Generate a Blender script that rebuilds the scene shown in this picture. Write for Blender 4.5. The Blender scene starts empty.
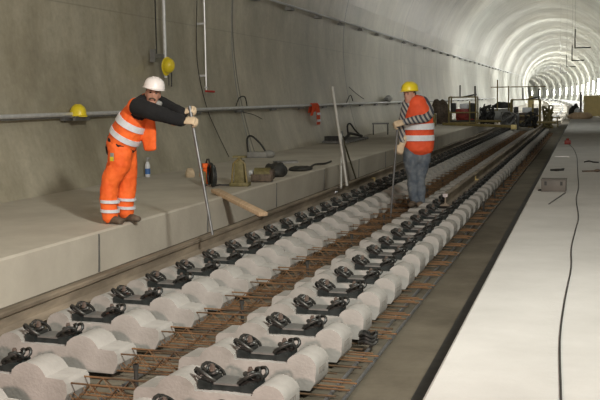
import bpy, bmesh, math, random
from mathutils import Vector, Matrix, Euler
random.seed(7)
S = bpy.context.scene
COL = S.collection
PI = math.pi

# ------------------------------------------------------------------ camera
H, CU = 1.553, 2.571
yaw, pitch, roll = map(math.radians, (-15.91, 5.79, -0.86))
fw = Vector((math.sin(yaw)*math.cos(pitch), math.cos(yaw)*math.cos(pitch), -math.sin(pitch)))
rt = Vector((math.cos(yaw), -math.sin(yaw), 0)); up = rt.cross(fw)
rt, up = rt*math.cos(roll)+up*math.sin(roll), up*math.cos(roll)-rt*math.sin(roll)
cam = bpy.data.cameras.new('camera'); cam.sensor_width = 36; cam.lens = 36*995.9/600
cam.clip_start = .05; cam.clip_end = 2000
co = bpy.data.objects.new('camera', cam); COL.objects.link(co)
co.matrix_world = Matrix(((rt.x, up.x, -fw.x, CU), (rt.y, up.y, -fw.y, 0), (rt.z, up.z, -fw.z, H), (0, 0, 0, 1)))
S.camera = co

# ------------------------------------------------------------------ world, exposure, lamps
w = bpy.data.worlds.new('tunnel_air'); S.world = w; w.use_nodes = True
w.node_tree.nodes['Background'].inputs[0].default_value = (1.0, .95, .86, 1)
w.node_tree.nodes['Background'].inputs[1].default_value = .06
S.view_settings.view_transform = 'Standard'; S.view_settings.look = 'None'
S.view_settings.exposure = 0.0; S.view_settings.gamma = 1; S.view_settings.use_curve_mapping = False

def path(s, u=0, z=0):
    """track coordinates to the world: straight to s = 60, then a long bend to the left"""
    if s <= 60: return Vector((u, s, z))
    R = 3500; a = (s-60)/R
    return Vector((-R*(1-math.cos(a)) + u*math.cos(a), 60+R*math.sin(a) + u*math.sin(a), z))

def area(name, loc, target, size, power, color=(1, .93, .82), size_y=None, spread=180):
    l = bpy.data.lights.new(name, 'AREA'); l.energy = power; l.color = color; l.size = size
    if size_y: l.shape = 'RECTANGLE'; l.size_y = size_y
    l.spread = math.radians(spread)
    o = bpy.data.objects.new(name, l); COL.objects.link(o); o.location = loc
    o.rotation_euler = (Vector(target)-Vector(loc)).to_track_quat('-Z', 'Y').to_euler(); return o
area('work_light', (1.0, -.7, 1.95), (-.6, 6.5, .2), .26, 250, (1, .72, .62))
area('work_light', (4.6, 2.6, 4.6), (-4.0, 11.5, 1.2), .55, 370, (.99, .98, .89), spread=125)
area('work_light', (-.5, -4.0, 6.5), (-3.5, 9, 1.2), 1.2, 90, (1, .95, .87))
area('tunnel_light', (3.0, 4.0, 7.4), (2.2, 8, 0), 1.2, 110, (.97, 1, .97))
area('tunnel_light', (2.0, 21.0, 8.0), (-1.5, 24, 0), 2.0, 110, (.98, 1, .94))
area('tunnel_light', (1.5, 38.0, 8.0), (-1.5, 48, 1), 2.0, 260, (.98, 1, .96))

# ------------------------------------------------------------------ materials
def mat(name, col, rough=.8, col2=None, scale=6, metal=0, bump=0, bscale=40, stretch=(1, 1, 1), detail=6, col3=None, spec=.5, emis=None, estr=0):
    m = bpy.data.materials.new(name); m.use_nodes = True; nt = m.node_tree; N = nt.nodes; L = nt.links
    b = N['Principled BSDF']; b.inputs['Roughness'].default_value = rough; b.inputs['Metallic'].default_value = metal
    b.inputs['Specular IOR Level'].default_value = spec
    b.inputs['Base Color'].default_value = (*col, 1)
    if emis: b.inputs['Emission Color'].default_value = (*emis, 1); b.inputs['Emission Strength'].default_value = estr
    tc = N.new('ShaderNodeTexCoord'); mp = N.new('ShaderNodeMapping'); mp.inputs['Scale'].default_value = stretch
    L.new(tc.outputs['Object'], mp.inputs[0])
    if col2:
        n = N.new('ShaderNodeTexNoise'); n.inputs['Scale'].default_value = scale; n.inputs['Detail'].default_value = detail
        n.inputs['Roughness'].default_value = .62
        L.new(mp.outputs[0], n.inputs['Vector'])
        r = N.new('ShaderNodeValToRGB'); r.color_ramp.elements[0].color = (*col, 1); r.color_ramp.elements[1].color = (*col2, 1)
        r.color_ramp.elements[0].position = .35; r.color_ramp.elements[1].position = .65
        if col3:
            e = r.color_ramp.elements.new(.5); e.color = (*col3, 1)
        L.new(n.outputs[0], r.inputs[0]); L.new(r.outputs[0], b.inputs['Base Color'])
    if bump:
        n2 = N.new('ShaderNodeTexNoise'); n2.inputs['Scale'].default_value = bscale; n2.inputs['Detail'].default_value = 4
        L.new(mp.outputs[0], n2.inputs['Vector'])
        bp = N.new('ShaderNodeBump'); bp.inputs['Strength'].default_value = bump; bp.inputs['Distance'].default_value = .01
        L.new(n2.outputs[0], bp.inputs['Height']); L.new(bp.outputs[0], b.inputs['Normal'])
    return m

def vault_material():
    m = bpy.data.materials.new('vault_concrete'); m.use_nodes = True; nt = m.node_tree; N = nt.nodes; L = nt.links
    b = N['Principled BSDF']; b.inputs['Roughness'].default_value = .42
    uv = N.new('ShaderNodeUVMap'); uv.uv_map = 'run'
    sp = N.new('ShaderNodeSeparateXYZ'); L.new(uv.outputs[0], sp.inputs[0])     # x = metres along, y = metres around
    def math_(op, a, bb=None, c=None):
        n = N.new('ShaderNodeMath'); n.operation = op
        for i, v in enumerate((a, bb, c)):
            if v is None: continue
            if isinstance(v, (int, float)): n.inputs[i].default_value = v
            else: L.new(v, n.inputs[i])
        return n.outputs[0]
    cyc = math_('DIVIDE', math_('SUBTRACT', sp.outputs[0], 22.45), 11.3)
    ring = math_('FLOOR', cyc); frac = math_('FRACT', cyc)
    wn = N.new('ShaderNodeTexWhiteNoise'); wn.noise_dimensions = '1D'; L.new(ring, wn.inputs['W'])
    def noise(sx, sy, scale, detail=5, rough=.6):
        mp = N.new('ShaderNodeMapping'); mp.inputs['Scale'].default_value = (sx, sy, 1); L.new(uv.outputs[0], mp.inputs[0])
        n = N.new('ShaderNodeTexNoise'); n.inputs['Scale'].default_value = scale; n.inputs['Detail'].default_value = detail
        n.inputs['Roughness'].default_value = rough
        L.new(mp.outputs[0], n.inputs['Vector']); return n.outputs[0]
    big = noise(1, .8, .16, 7, .7)
    blot = noise(1, .6, .45, 8, .68); streak = noise(1.6, .25, 1.0, 5, .7); fine = noise(1, 1, 9, 6, .7)
    def ramp(f, a, c, p0=.35, p1=.65):
        r = N.new('ShaderNodeValToRGB'); r.color_ramp.elements[0].color = (*a, 1); r.color_ramp.elements[1].color = (*c, 1)
        r.color_ramp.elements[0].position = p0; r.color_ramp.elements[1].position = p1; L.new(f, r.inputs[0]); return r.outputs[0]
    def mix(t, f, a, c):
        n = N.new('ShaderNodeMix'); n.data_type = 'RGBA'; n.blend_type = t
        if isinstance(f, (int, float)): n.inputs[0].default_value = f
        else: L.new(f, n.inputs[0])
        for i, v in ((6, a), (7, c)):
            if isinstance(v, tuple): n.inputs[i].default_value = (*v, 1)
            else: L.new(v, n.inputs[i])
        return n.outputs[2]
    c = ramp(blot, (.36, .325, .25), (.60, .56, .47))
    c = mix('MULTIPLY', .4, c, ramp(streak, (.66, .65, .62), (1.05, 1.04, 1.02)))
    c = mix('MULTIPLY', .8, c, ramp(big, (.70, .70, .66), (1.12, 1.11, 1.08), .4, .6))
    c = mix('MULTIPLY', .5, c, ramp(fine, (.8, .8, .8), (1.1, 1.1, 1.1)))
    c = mix('MULTIPLY', 1.0, c, ramp(wn.outputs[0], (.92, .93, .91), (1.1, 1.08, 1.06), 0, 1))
    # cooler look of the lamplit far vault, painted into the lining colour
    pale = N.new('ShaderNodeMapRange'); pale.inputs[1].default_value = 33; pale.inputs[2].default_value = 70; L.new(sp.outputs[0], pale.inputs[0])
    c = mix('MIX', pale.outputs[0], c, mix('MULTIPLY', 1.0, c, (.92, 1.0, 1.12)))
    # construction joints
    edge = math_('LESS_THAN', math_('MINIMUM', frac, math_('SUBTRACT', 1.0, frac)), .0035)
    wob = math_('MULTIPLY', edge, .8)
    c = mix('MIX', wob, c, (.07, .065, .05))
    hb = math_('LESS_THAN', math_('ABSOLUTE', math_('SUBTRACT', sp.outputs[1], 3.1)), .012)
    c = mix('MIX', math_('MULTIPLY', hb, .25), c, (.1, .09, .075))
    L.new(c, b.inputs['Base Color'])
    rr = N.new('ShaderNodeMapRange'); rr.inputs[3].default_value = .24; rr.inputs[4].default_value = .5; L.new(blot, rr.inputs[0]); L.new(rr.outputs[0], b.inputs['Roughness'])
    bp = N.new('ShaderNodeBump'); bp.inputs['Strength'].default_value = .18; bp.inputs['Distance'].default_value = .02
    L.new(noise(1.6, .2, .8, 3), bp.inputs['Height']); L.new(bp.outputs[0], b.inputs['Normal'])
    return m

M = dict(
    vault=vault_material(),
    bench=mat('bench_concrete', (.46, .42, .355), .8, (.58, .54, .46), .9, bump=.25, bscale=30, detail=9),
    walk=mat('walkway_concrete', (.44, .43, .41), .85, (.53, .52, .50), 1.1, bump=.3, bscale=45, detail=9),
    slab=mat('slab_concrete', (.085, .072, .05), .8, (.165, .145, .108), 1.2, bump=.4, bscale=25, detail=9),
    block=mat('sleeper_concrete', (.26, .25, .23), .85, (.38, .365, .345), 3.5, bump=.25, bscale=60, detail=8),
    rust=mat('rusty_steel', (.040, .028, .018), .85, (.19, .10, .042), 4, bump=.3),
    rebar=mat('rebar_steel', (.045, .034, .022), .8, (.15, .09, .045), 4),
    bar=mat('grey_bar_steel', (.14, .145, .15), .45, (.22, .22, .22), 8, metal=.6),
    rail=mat('rail_steel', (.16, .13, .095), .6, (.34, .28, .21), 5, metal=.15, stretch=(1, .25, 1), col3=(.23, .19, .145)),
    bright=mat('cut_steel', (.85, .87, .9), .25, metal=.9),
    black=mat('black_plastic', (.012, .016, .016), .35, (.03, .036, .036), 12),
    clip=mat('clip_steel', (.028, .03, .03), .38, (.07, .07, .065), 15, metal=.5),
    boltm=mat('bolt_head', (.12, .085, .065), .6, (.1, .08, .07), 30),
    mark=mat('stamped_mark', (.2, .19, .17), .8),
    galv=mat('galvanised_steel', (.60, .61, .62), .35, (.72, .73, .74), 10, metal=.35),
    tray=mat('dull_steel', (.17, .17, .165), .5, (.25, .25, .24), 8, metal=.5),
    orange=mat('orange_fabric', (.95, .17, .025), .75, (.80, .11, .015), 5, bump=.6, bscale=14),
    redvest=mat('red_orange_fabric', (.80, .10, .03), .75, (.62, .07, .02), 5, bump=.5, bscale=14),
    reflect=mat('reflective_tape', (.72, .74, .78), .4, (.60, .62, .66), 20),
    blackcloth=mat('black_knit', (.008, .008, .009), .95, bump=.4, bscale=30),
    jeans=mat('blue_grey_denim', (.065, .085, .115), .9, (.16, .18, .20), 7, bump=.5, bscale=18),
    skin=mat('skin', (.50, .27, .19), .55, (.42, .21, .15), 9),
    hair=mat('hair', (.05, .035, .022), .8, (.09, .065, .04), 40),
    eye=mat('eye', (.02, .015, .01), .2),
    glove=mat('work_glove', (.66, .52, .36), .85, (.52, .40, .27), 16, bump=.3),
    shoe=mat('boot_leather', (.06, .045, .03), .7, (.15, .11, .08), 12),
    white=mat('white_helmet', (.80, .74, .72), .35),
    yellow=mat('yellow_helmet', (.78, .62, .03), .35),
    yframe=mat('yellow_paint', (.27, .21, .07), .5, (.17, .13, .05), 9),
    ycab=mat('yellow_cabinet', (.85, .68, .30), .55, (.75, .60, .26), 4),
    red=mat('red_paint', (.30, .03, .02), .45, (.20, .02, .015), 9),
    wood=mat('timber', (.50, .35, .22), .75, (.64, .47, .31), 3, stretch=(12, 1, 1), bump=.2),
    dark=mat('dark_rubber', (.018, .018, .018), .6, (.04, .04, .035), 9),
    olive=mat('olive_metal', (.10, .085, .03), .6, (.20, .17, .07), 14),
    grey=mat('grey_plastic', (.25, .25, .24), .6, (.33, .33, .31), 6),
    rot=mat('red_plastic', (.55, .03, .02), .5),
    blue=mat('blue_label', (.05, .15, .4), .5),
    box=mat('grey_tool_box', (.095, .085, .075), .6, (.13, .115, .10), 5),
    scaff=mat('scraped_aluminium', (.50, .49, .46), .5, (.62, .61, .58), 12, metal=.35),
    lamp=mat('lit_patch_glow', (.9, .9, .9), .4, emis=(1, .97, .9), estr=14),  # emission that imitates floodlit patches of the wall
    signy=mat('yellow_marker', (.8, .62, .28), .6),
)

# ------------------------------------------------------------------ mesh helper
class MB:
    def __init__(s): s.v = []; s.f = []; s.mi = []
    def add(s, vs, fs, mi=0):
        o = len(s.v); s.v += [Vector(p) for p in vs]; s.f += [tuple(i+o for i in f) for f in fs]; s.mi += [mi]*len(fs); return s
    def box(s, c, d, rot=None, mi=0, taper=1):
        hx, hy, hz = d[0]/2, d[1]/2, d[2]/2; vs = []
        for z in (-1, 1):
            t = taper if z > 0 else 1
            for x, y in ((-1, -1), (1, -1), (1, 1), (-1, 1)):
                p = Vector((x*hx*t, y*hy*t, z*hz))
                if rot: p = rot @ p
                vs.append(p+Vector(c))
        return s.add(vs, [(3, 2, 1, 0), (4, 5, 6, 7), (0, 1, 5, 4), (1, 2, 6, 5), (2, 3, 7, 6), (3, 0, 4, 7)], mi)
    def rings(s, R, mi=0, cap=True, closed=False):
        n = len(R[0]); vs = [p for r in R for p in r]; fs = []
        m = len(R)
        for i in range(m if closed else m-1):
            a, b = i*n, ((i+1) % m)*n
            for j in range(n): fs.append((a+j, a+(j+1) % n, b+(j+1) % n, b+j))
        if cap and not closed: fs.append(tuple(range(n))[::-1]); fs.append(tuple((m-1)*n+j for j in range(n)))
        return s.add(vs, fs, mi)
    def cyl(s, a, b, r, n=12, mi=0, r2=None):
        return s.tube([a, b], [r, r if r2 is None else r2], n, mi)
    def tube(s, pts, r, n=8, mi=0, closed=False):
        pts = [Vector(p) for p in pts]; R = []; prev = None; m = len(pts)
        for i, p in enumerate(pts):
            if closed: t = pts[(i+1) % m]-pts[i-1]
            else: t = pts[min(i+1, m-1)]-pts[max(i-1, 0)]
            t.normalize()
            if prev is None:
                q = Vector((0, 0, 1)) if abs(t.z) < .9 else Vector((1, 0, 0))
                prev = (q-t*q.dot(t)).normalized()
            else:
                prev = (prev-t*prev.dot(t)); prev = prev.normalized() if prev.length > 1e-6 else Vector((1, 0, 0))
            o = t.cross(prev); rr = r[i] if isinstance(r, (list, tuple)) else r
            R.append([p+(prev*math.cos(2*PI*k/n)+o*math.sin(2*PI*k/n))*rr for k in range(n)])
        return s.rings(R, mi, not closed, closed)
    def ell(s, c, r, n=16, m=10, rot=None, mi=0, z0=-1, z1=1):
        R = []
        for i in range(m+1):
            t = z0+(z1-z0)*i/m; th = math.asin(max(-1, min(1, t))) if (z0 > -1 or z1 < 1) else -PI/2+PI*i/m
            ring = []
            for k in range(n):
                a = 2*PI*k/n; p = Vector((r[0]*math.cos(th)*math.cos(a), r[1]*math.cos(th)*math.sin(a), r[2]*math.sin(th)))
                if rot: p = rot @ p
                ring.append(p+Vector(c))
            R.append(ring)
        return s.rings(R, mi)
    def prism(s, prof, y0, y1, mi=0):
        """profile in x,z pushed along y"""
        return s.rings([[Vector((x, y0, z)) for x, z in prof], [Vector((x, y1, z)) for x, z in prof]], mi)
    def build(s, name, mats, parent=None, smooth=35, loc=None, base=None):
        me = bpy.data.meshes.new(name)
        vs = s.v if base is None else [p-Vector(base) for p in s.v]
        me.from_pydata(vs, [], s.f)
        bm = bmesh.new(); bm.from_mesh(me); bmesh.ops.recalc_face_normals(bm, faces=bm.faces); bm.to_mesh(me); bm.free()
        if not isinstance(mats, (list, tuple)): mats = [mats]
        for m in mats: me.materials.append(m)
        me.polygons.foreach_set('material_index', s.mi)
        if smooth:
            me.polygons.foreach_set('use_smooth', [True]*len(me.polygons)); me.set_sharp_from_angle(angle=math.radians(smooth))
        o = bpy.data.objects.new(name, me); COL.objects.link(o)
        if parent: o.parent = parent
        if base is not None: o.location = base
        if loc is not None: o.location = loc
        return o

def bake(o, smooth=40):
    """apply the modifiers of an object to its mesh"""
    dg = bpy.context.evaluated_depsgraph_get(); dg.update()
    me = bpy.data.meshes.new_from_object(o.evaluated_get(dg)); o.modifiers.clear(); o.data = me
    me.polygons.foreach_set('use_smooth', [True]*len(me.polygons)); me.set_sharp_from_angle(angle=math.radians(smooth))
    return o
def bevel(o, w, seg=2, angle=35):
    m = o.modifiers.new('b', 'BEVEL'); m.width = w; m.segments = seg; m.limit_method = 'ANGLE'; m.angle_limit = math.radians(angle)
    return bake(o, 30)
def tag(o, label, cat, group=None):
    o['label'] = label; o['category'] = cat
    if group: o['group'] = group
    return o
def thing(name, label, cat, loc=(0, 0, 0), rz=0, group=None):
    o = bpy.data.objects.new(name, None); COL.objects.link(o); o.empty_display_size = .1
    o.location = loc; o.rotation_euler = (0, 0, rz); return tag(o, label, cat, group)
def struct(o): o['kind'] = 'structure'; return o
def dup(root, loc=None, rz=None, label=None, group=None, scale=None):
    r = root.copy(); COL.objects.link(r)
    if loc is not None: r.location = loc
    if rz is not None: r.rotation_euler = (0, 0, rz)
    if label: r['label'] = label
    if group: r['group'] = group
    for ch in list(root.children):
        c = ch.copy(); COL.objects.link(c); c.parent = r
        for g in list(ch.children):
            d = g.copy(); COL.objects.link(d); d.parent = c
    return r

# ------------------------------------------------------------------ the setting: slab, benches, vault
S_NEAR, S_FAR = -14, 620
stations = [S_NEAR+i*2 for i in range(0, 37)] + [60+i*8 for i in range(1, 71)]
def strip(name, prof, m, s_list=stations, uvname=None):
    """open profile (u, z) swept along the tunnel"""
    vs = []; fs = []; n = len(prof)
    for s in s_list: vs += [path(s, u, z) for u, z in prof]
    for i in range(len(s_list)-1):
        for j in range(n-1): fs.append((i*n+j, i*n+j+1, (i+1)*n+j+1, (i+1)*n+j))
    me = bpy.data.meshes.new(name); me.from_pydata(vs, [], fs); me.materials.append(m)
    if uvname:
        lay = me.uv_layers.new(name=uvname); arc = [0]
        for j in range(1, n): arc.append(arc[-1]+math.hypot(prof[j][0]-prof[j-1][0], prof[j][1]-prof[j-1][1]))
        k = 0
        for i in range(len(s_list)-1):
            for j in range(n-1):
                for (a, b) in ((i, j), (i, j+1), (i+1, j+1), (i+1, j)):
                    lay.data[k].uv = (s_list[a], arc[b]); k += 1
        me.polygons.foreach_set('use_smooth', [True]*len(me.polygons))
    o = bpy.data.objects.new(name, me); COL.objects.link(o); return struct(o)
def solid(name, prof, m, s_list=stations):
    b = MB(); b.rings([[path(s, u, z) for u, z in prof] for s in s_list]); o = b.build(name, m, smooth=30); return struct(o)

ZS = -.2       # slab
ZB = .228      # left bench
ZR = .30       # right walkway
wall = []
for i in range(13):                         # lower wall, gently curved
    z = .1+(3.4-.1)*i/12; wall.append((-5.42+10-math.sqrt(100-(3.4-z)**2), z))
vault = wall[:]
for i in range(1, 48):
    a = PI-PI*i/48; vault.append((5.42*math.cos(a), 3.4+5.42*math.sin(a)))
right = [(-u, z) for u, z in wall[::-1]]
MID = 24
left_prof = vault[:len(wall)+23]; right_prof = vault[len(wall)+22:]+right
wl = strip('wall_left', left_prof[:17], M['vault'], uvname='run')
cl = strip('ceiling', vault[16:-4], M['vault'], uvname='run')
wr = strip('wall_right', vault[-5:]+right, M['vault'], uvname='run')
for o_, off in ((cl, 16), (wr, 0)):
    pass
solid('floor', [(-2.25, ZS-.3), (2.0, ZS-.3), (2.0, ZS), (-2.25, ZS)], M['slab'])
solid('trim_1', [(-5.3, ZS-.3), (-2.24, ZS-.3), (-2.21, ZB-.02), (-2.235, ZB), (-5.3, ZB)], M['bench'])
solid('trim_2', [(1.965, ZS-.3), (5.3, ZS-.3), (5.3, ZR), (1.95, ZR), (1.935, ZR-.015)], M['walk'])
e = MB(); e.rings([[path(0, 0, 0)]*3]*2) if False else None
end = MB(); cpt = path(S_FAR-1, 0, 3)
end.add([path(S_FAR-1, u, z) for u, z in vault+right], [tuple(range(len(vault+right)))]); struct(end.build('wall_far', M['vault']))
# groove at the foot of the walkway and the joint strip on the slab
g = MB(); g.rings([[path(s, u, z) for u, z in ((1.63, ZS), (1.70, ZS), (1.70, ZS+.012), (1.63, ZS+.012))] for s in stations if s < 62])
struct(g.build('trim_3', M['dark']))
# expansion joints in the bench face
for k, s in enumerate((9.2, 12.3, 15.4, 18.5, 21.6, 24.7, 27.8, 30.9, 34.0)):
    b = MB(); b.prism([(-2.2235, ZS+.01), (-2.2135, ZS+.01), (-2.2035, ZB-.03), (-2.2135, ZB-.02)], s-.012, s+.012); struct(b.build('trim_%d' % (k+4), M['tray']))

# ------------------------------------------------------------------ bi-block sleepers
def block_profile(sg):
    """(x from the rail centre, z); outer side at +x when sg = 1"""
    P = [(.315, -.15), (.345, -.10), (.350, -.005)]
    for i in range(9):
        a = math.radians(14+146*i/8); P.append((.255+.092*math.cos(a), -.008+.070*math.sin(a)))
    P += [(.172, .018), (.166, .0), (-.166, .0), (-.172, .03)]
    for i in range(9):
        a = math.radians(28+128*i/8); P.append((-.278+.114*math.cos(a), -.008+.083*math.sin(a)))
    P += [(-.40, .0), (-.515, -.008), (-.535, -.03), (-.54, -.09), (-.51, -.15)]
    return [(x*sg, z) for x, z in P]
def block_mesh(sg):
    P = block_profile(sg); b = MB()
    def ring(k):
        out = []
        for x, z in P:
            d = .132-(z+.15)*.09
            out.append(Vector((x, k*d, z)))
        return out
    b.rings([ring(-1), ring(1)]); return b
def clip_tube(sg):
    raw = [(-.052, -.072, .03), (-.025, -.088, .052), (.03, -.082, .085), (.07, -.058, .088), (.078, -.036, .06), (.045, -.022, .04), (-.01, -.022, .055),
           (-.034, -.012, .068), (-.04, 0, .07), (-.034, .012, .068), (-.01, .022, .055), (.045, .022, .04), (.078, .036, .06), (.07, .058, .088), (.03, .082, .085), (-.025, .088, .052), (-.052, .072, .03)]
    b = MB(); b.tube([(sg*x*.95, y*.95, z+.018) for x, y, z in raw], .0085, 6); return b
def smooth_pts(P, n=3):
    P = [Vector(p) for p in P]; out = []
    for i in range(len(P)-1):
        p0, p1, p2, p3 = P[max(i-1, 0)], P[i], P[i+1], P[min(i+2, len(P)-1)]
        for k in range(n):
            t = k/n
            out.append(.5*((2*p1)+(p2-p0)*t+(2*p0-5*p1+4*p2-p3)*t*t+(3*p1-p0-3*p2+p3)*t**3))
    out.append(P[-1]); return out
def make_sleeper():
    t = thing('sleeper', '', 'sleeper')
    for sg in (1, -1):
        bl = bevel(block_mesh(sg).build('concrete_block', M['block'], t), .005, 1); bl.location = (.75*sg, 0, 0)
        pl = MB()
        pl.box((0, .0, .018), (.315, .15, .032))
        for q in (-1, 1):
            pl.add([Vector((q*x, y, z)) for y in (-.085, .085) for x, z in ((.085, .004), (.163, .004), (.163, .05), (.135, .052), (.09, .036))],
                   [(0, 1, 2, 3, 4), (9, 8, 7, 6, 5)]+[(i, (i+1) % 5, 5+(i+1) % 5, 5+i) for i in range(5)])
        pl.box((0, .0, .038), (.145, .155, .010), mi=1)
        pl.build('base_plate', [M['black'], M['tray']], bl)
        for q in (-1, 1):
            raw = clip_tube(q)
            c = MB(); c.tube(smooth_pts([(q*x*.95, y*.95, z*.92+.02) for x, y, z in CLIP], 2), .0105, 6)
            c.tube(smooth_pts([(q*(x*.6-.01), y*.7, z*.8+.032) for x, y, z in CLIP[2:-2]], 2), .009, 6); c.box((0, 0, .045), (.075, .11, .03))
            o = c.build('spring_clip', M['clip'], bl, smooth=60); o.location = (q*.118, 0, 0)
            k = MB(); k.cyl((0, 0, .03), (0, 0, .122), .011, 8); k.cyl((0, 0, .086), (0, 0, .092), .021, 12); k.cyl((0, 0, .092), (0, 0, .112), .016, 6)
            o = k.build('screw', M['boltm'], bl); o.location = (q*.112, 0, 0)
    st = MB()
    for k in range(5):
        z0 = -.045; y0 = -.055+.026*k
        for (dy, dz, w_, h_) in ((0, 0, .004, .034), (.007, .017, .014, .004), (.007, -.017, .014, .004))[:2+k % 2]: st.box((.0, y0+dy, z0+dz), (.003, w_, h_))
    bl_ = [c for c in t.children if c.location.x > 0][0]
    st.build('stamped_number', M['mark'], bl_).location = (.3495, 0, 0)
    # lattice girders, two side by side, running through both blocks
    for gy in (-.072, .072):
        b = MB()
        for (dy, z, x0, x1) in ((0, -.035, -1.05, 1.05), (-.028, -.135, -1.22, 1.30), (.028, -.135, -1.2, 1.25)):
            b.tube([(x0, gy+dy, z), (x1, gy+dy, z)], .0055, 6)
        n = 8; zz = []
        for side in (-.028, .028):
            pts = []
            for i in range(n+1):
                x = -.36+.72*i/n; pts.append((x, gy+(side if i % 2 == 0 else side*.15), -.135 if i % 2 == 0 else -.035))
            b.tube(pts, .004, 5)
        b.build('lattice_girder', M['rust'], t)
    return t
CLIP = [(-.052, -.066, .03), (-.03, -.084, .05), (.02, -.082, .082), (.062, -.062, .096), (.08, -.042, .07), (.05, -.024, .042), (-.005, -.024, .052),
        (-.034, -.013, .066), (-.042, 0, .07), (-.034, .013, .066), (-.005, .024, .052), (.05, .024, .042), (.08, .042, .07), (.062, .062, .096), (.02, .082, .082), (-.03, .084, .05), (-.052, .066, .03)]
ORD = ['first', 'second', 'third', 'fourth', 'fifth', 'sixth', 'seventh', 'eighth', 'ninth', 'tenth', 'eleventh', 'twelfth', 'thirteenth', 'fourteenth', 'fifteenth', 'sixteenth', 'seventeenth', 'eighteenth', 'nineteenth', 'twentieth']
def sleeper_label(i):
    s = SL0+.64*i
    if i <= 14 : return 'pale concrete twin-block sleeper with black rail clips, %s from the bottom edge of the photo' % ORD[i]
    if s < 16: return 'twin-block sleeper beside the standing man, %s in front of the white cut rail end' % ORD[int((16-s)/.64)]
    if s < 24: return 'concrete twin-block sleeper under the near half of the loose rust-brown rail'
    return 'distant concrete twin-block sleeper under the far half of the loose rail, towards the yellow machines'
SL0 = 4.95-3*.64+.08
NSL = 68
sl0 = make_sleeper()
for i in range(NSL):
    s = SL0+.64*i
    o = sl0 if i == 0 else dup(sl0)
    o.location = (random.uniform(-.006, .006), s, random.uniform(-.004, .004)); o.rotation_euler = (0, 0, -.055+random.uniform(-.008, .008))
    o['label'] = sleeper_label(i)
    o['group'] = 'concrete sleepers laid out along the track'

# ------------------------------------------------------------------ reinforcement
def along(name, u, z, r, s0, s1, m, label, group=None, cat='rod'):
    b = MB(); b.cyl((0, s0, 0), (0, s1, 0), r, 8); o = b.build(name, m, loc=(u, 0, z)); tag(o, label, cat, group); return o
for u, lb in ((-.10, 'long grey steel bar between the sleeper blocks, nearer the left row'), (.115, 'long grey steel bar between the sleeper blocks, nearer the right row')):
    along('steel_bar', u, ZS+.034, .012, 2.2, 47, M['bar'], lb, 'long bars along the track')
for u, lb in ((1.17, 'long dark bar hugging the outer ends of the right hand blocks'), (1.27, 'outermost long dark bar beneath the rusty rod ends'), (-1.2, 'long dark bar outside the left hand blocks, by the rail')):
    along('steel_bar', u, ZS+.034, .012, 2.2, 47, M['bar'], lb, 'long bars along the track')
k = 0
rod = MB(); rod.cyl((-1.05, 0, 0), (1.12, 0, 0), .006, 6); rod0 = None
for i in range(NSL-1):
    for dd in (.24, .42):
        s = SL0+.64*i+dd
        if rod0 is None: rod0 = o = rod.build('reinforcement_rod', M['rebar'])
        else: o = rod0.copy(); COL.objects.link(o)
        o.location = (random.uniform(-.02, .12), s, ZS+.053); o.rotation_euler = (0, 0, -.055+random.uniform(-.03, .03))
        where = 'near' if s < 8 else 'middle' if s < 14 else 'far'
        tag(o, {'near': 'thin rusty cross rod between the sleepers in the foreground', 'middle': 'thin rusty cross rod between sleepers short of the standing man', 'far': 'thin rusty cross rod between distant sleepers beyond the standing man'}[where], 'rod', 'rusty cross rods between the sleepers')
# short levelling spindles standing between and outside the blocks
sp = MB(); sp.cyl((0, 0, -.17), (0, 0, .03), .014, 8); sp.cyl((0, 0, .0), (0, 0, .03), .02, 6); sp0 = None
for j, i in enumerate((3, 6, 9, 12, 15, 18, 21, 24, 27, 30, 33, 36, 39, 42, 45, 48, 51, 54, 57, 60)):
    for u in (.03, 1.16):
        if u > 1 and i < 18: continue
        if sp0 is None: sp0 = o = sp.build('levelling_spindle', M['dark'])
        else: o = sp0.copy(); COL.objects.link(o)
        o.location = (u, SL0+.64*i+.27, -.03)
        tag(o, 'short dark spindle standing between the two block rows' if u < 1 else 'short dark spindle at the outer ends of the right hand blocks', 'spindle', 'spindles in the middle' if u < 1 else 'spindles on the right')
b = MB()
for r_, z_ in ((.062, .03), (.055, .055), (.06, .08)):
    b.tube([(r_*math.cos(a*PI/10), r_*.9*math.sin(a*PI/10), z_+.012*math.sin(a)) for a in range(20)], .011, 6, closed=True)
b.box((0, 0, .035), (.07, .05, .05)); b.cyl((0, 0, .05), (0, 0, .10), .014, 8)
tag(b.build('spring_clip_bundle', M['clip'], loc=(1.16, 6.62, ZS+.05)), 'loose black clips piled beyond the third sleeper end on the right', 'clips')
b = MB()
for q in range(4):
    b.tube([(-.12+.07*q+.05*math.cos(a*PI/6), .06*math.sin(a*PI/6), .05+.02*math.cos(a)) for a in range(12)], .010, 6, closed=True)
b.box((0, 0, .02), (.34, .14, .03))
tag(b.build('spring_clip_bundle', M['clip'], loc=(-.1, 28.2, ZS+.10)), 'dark clip assembly lying between the block rows beyond the standing man', 'clips')
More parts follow.
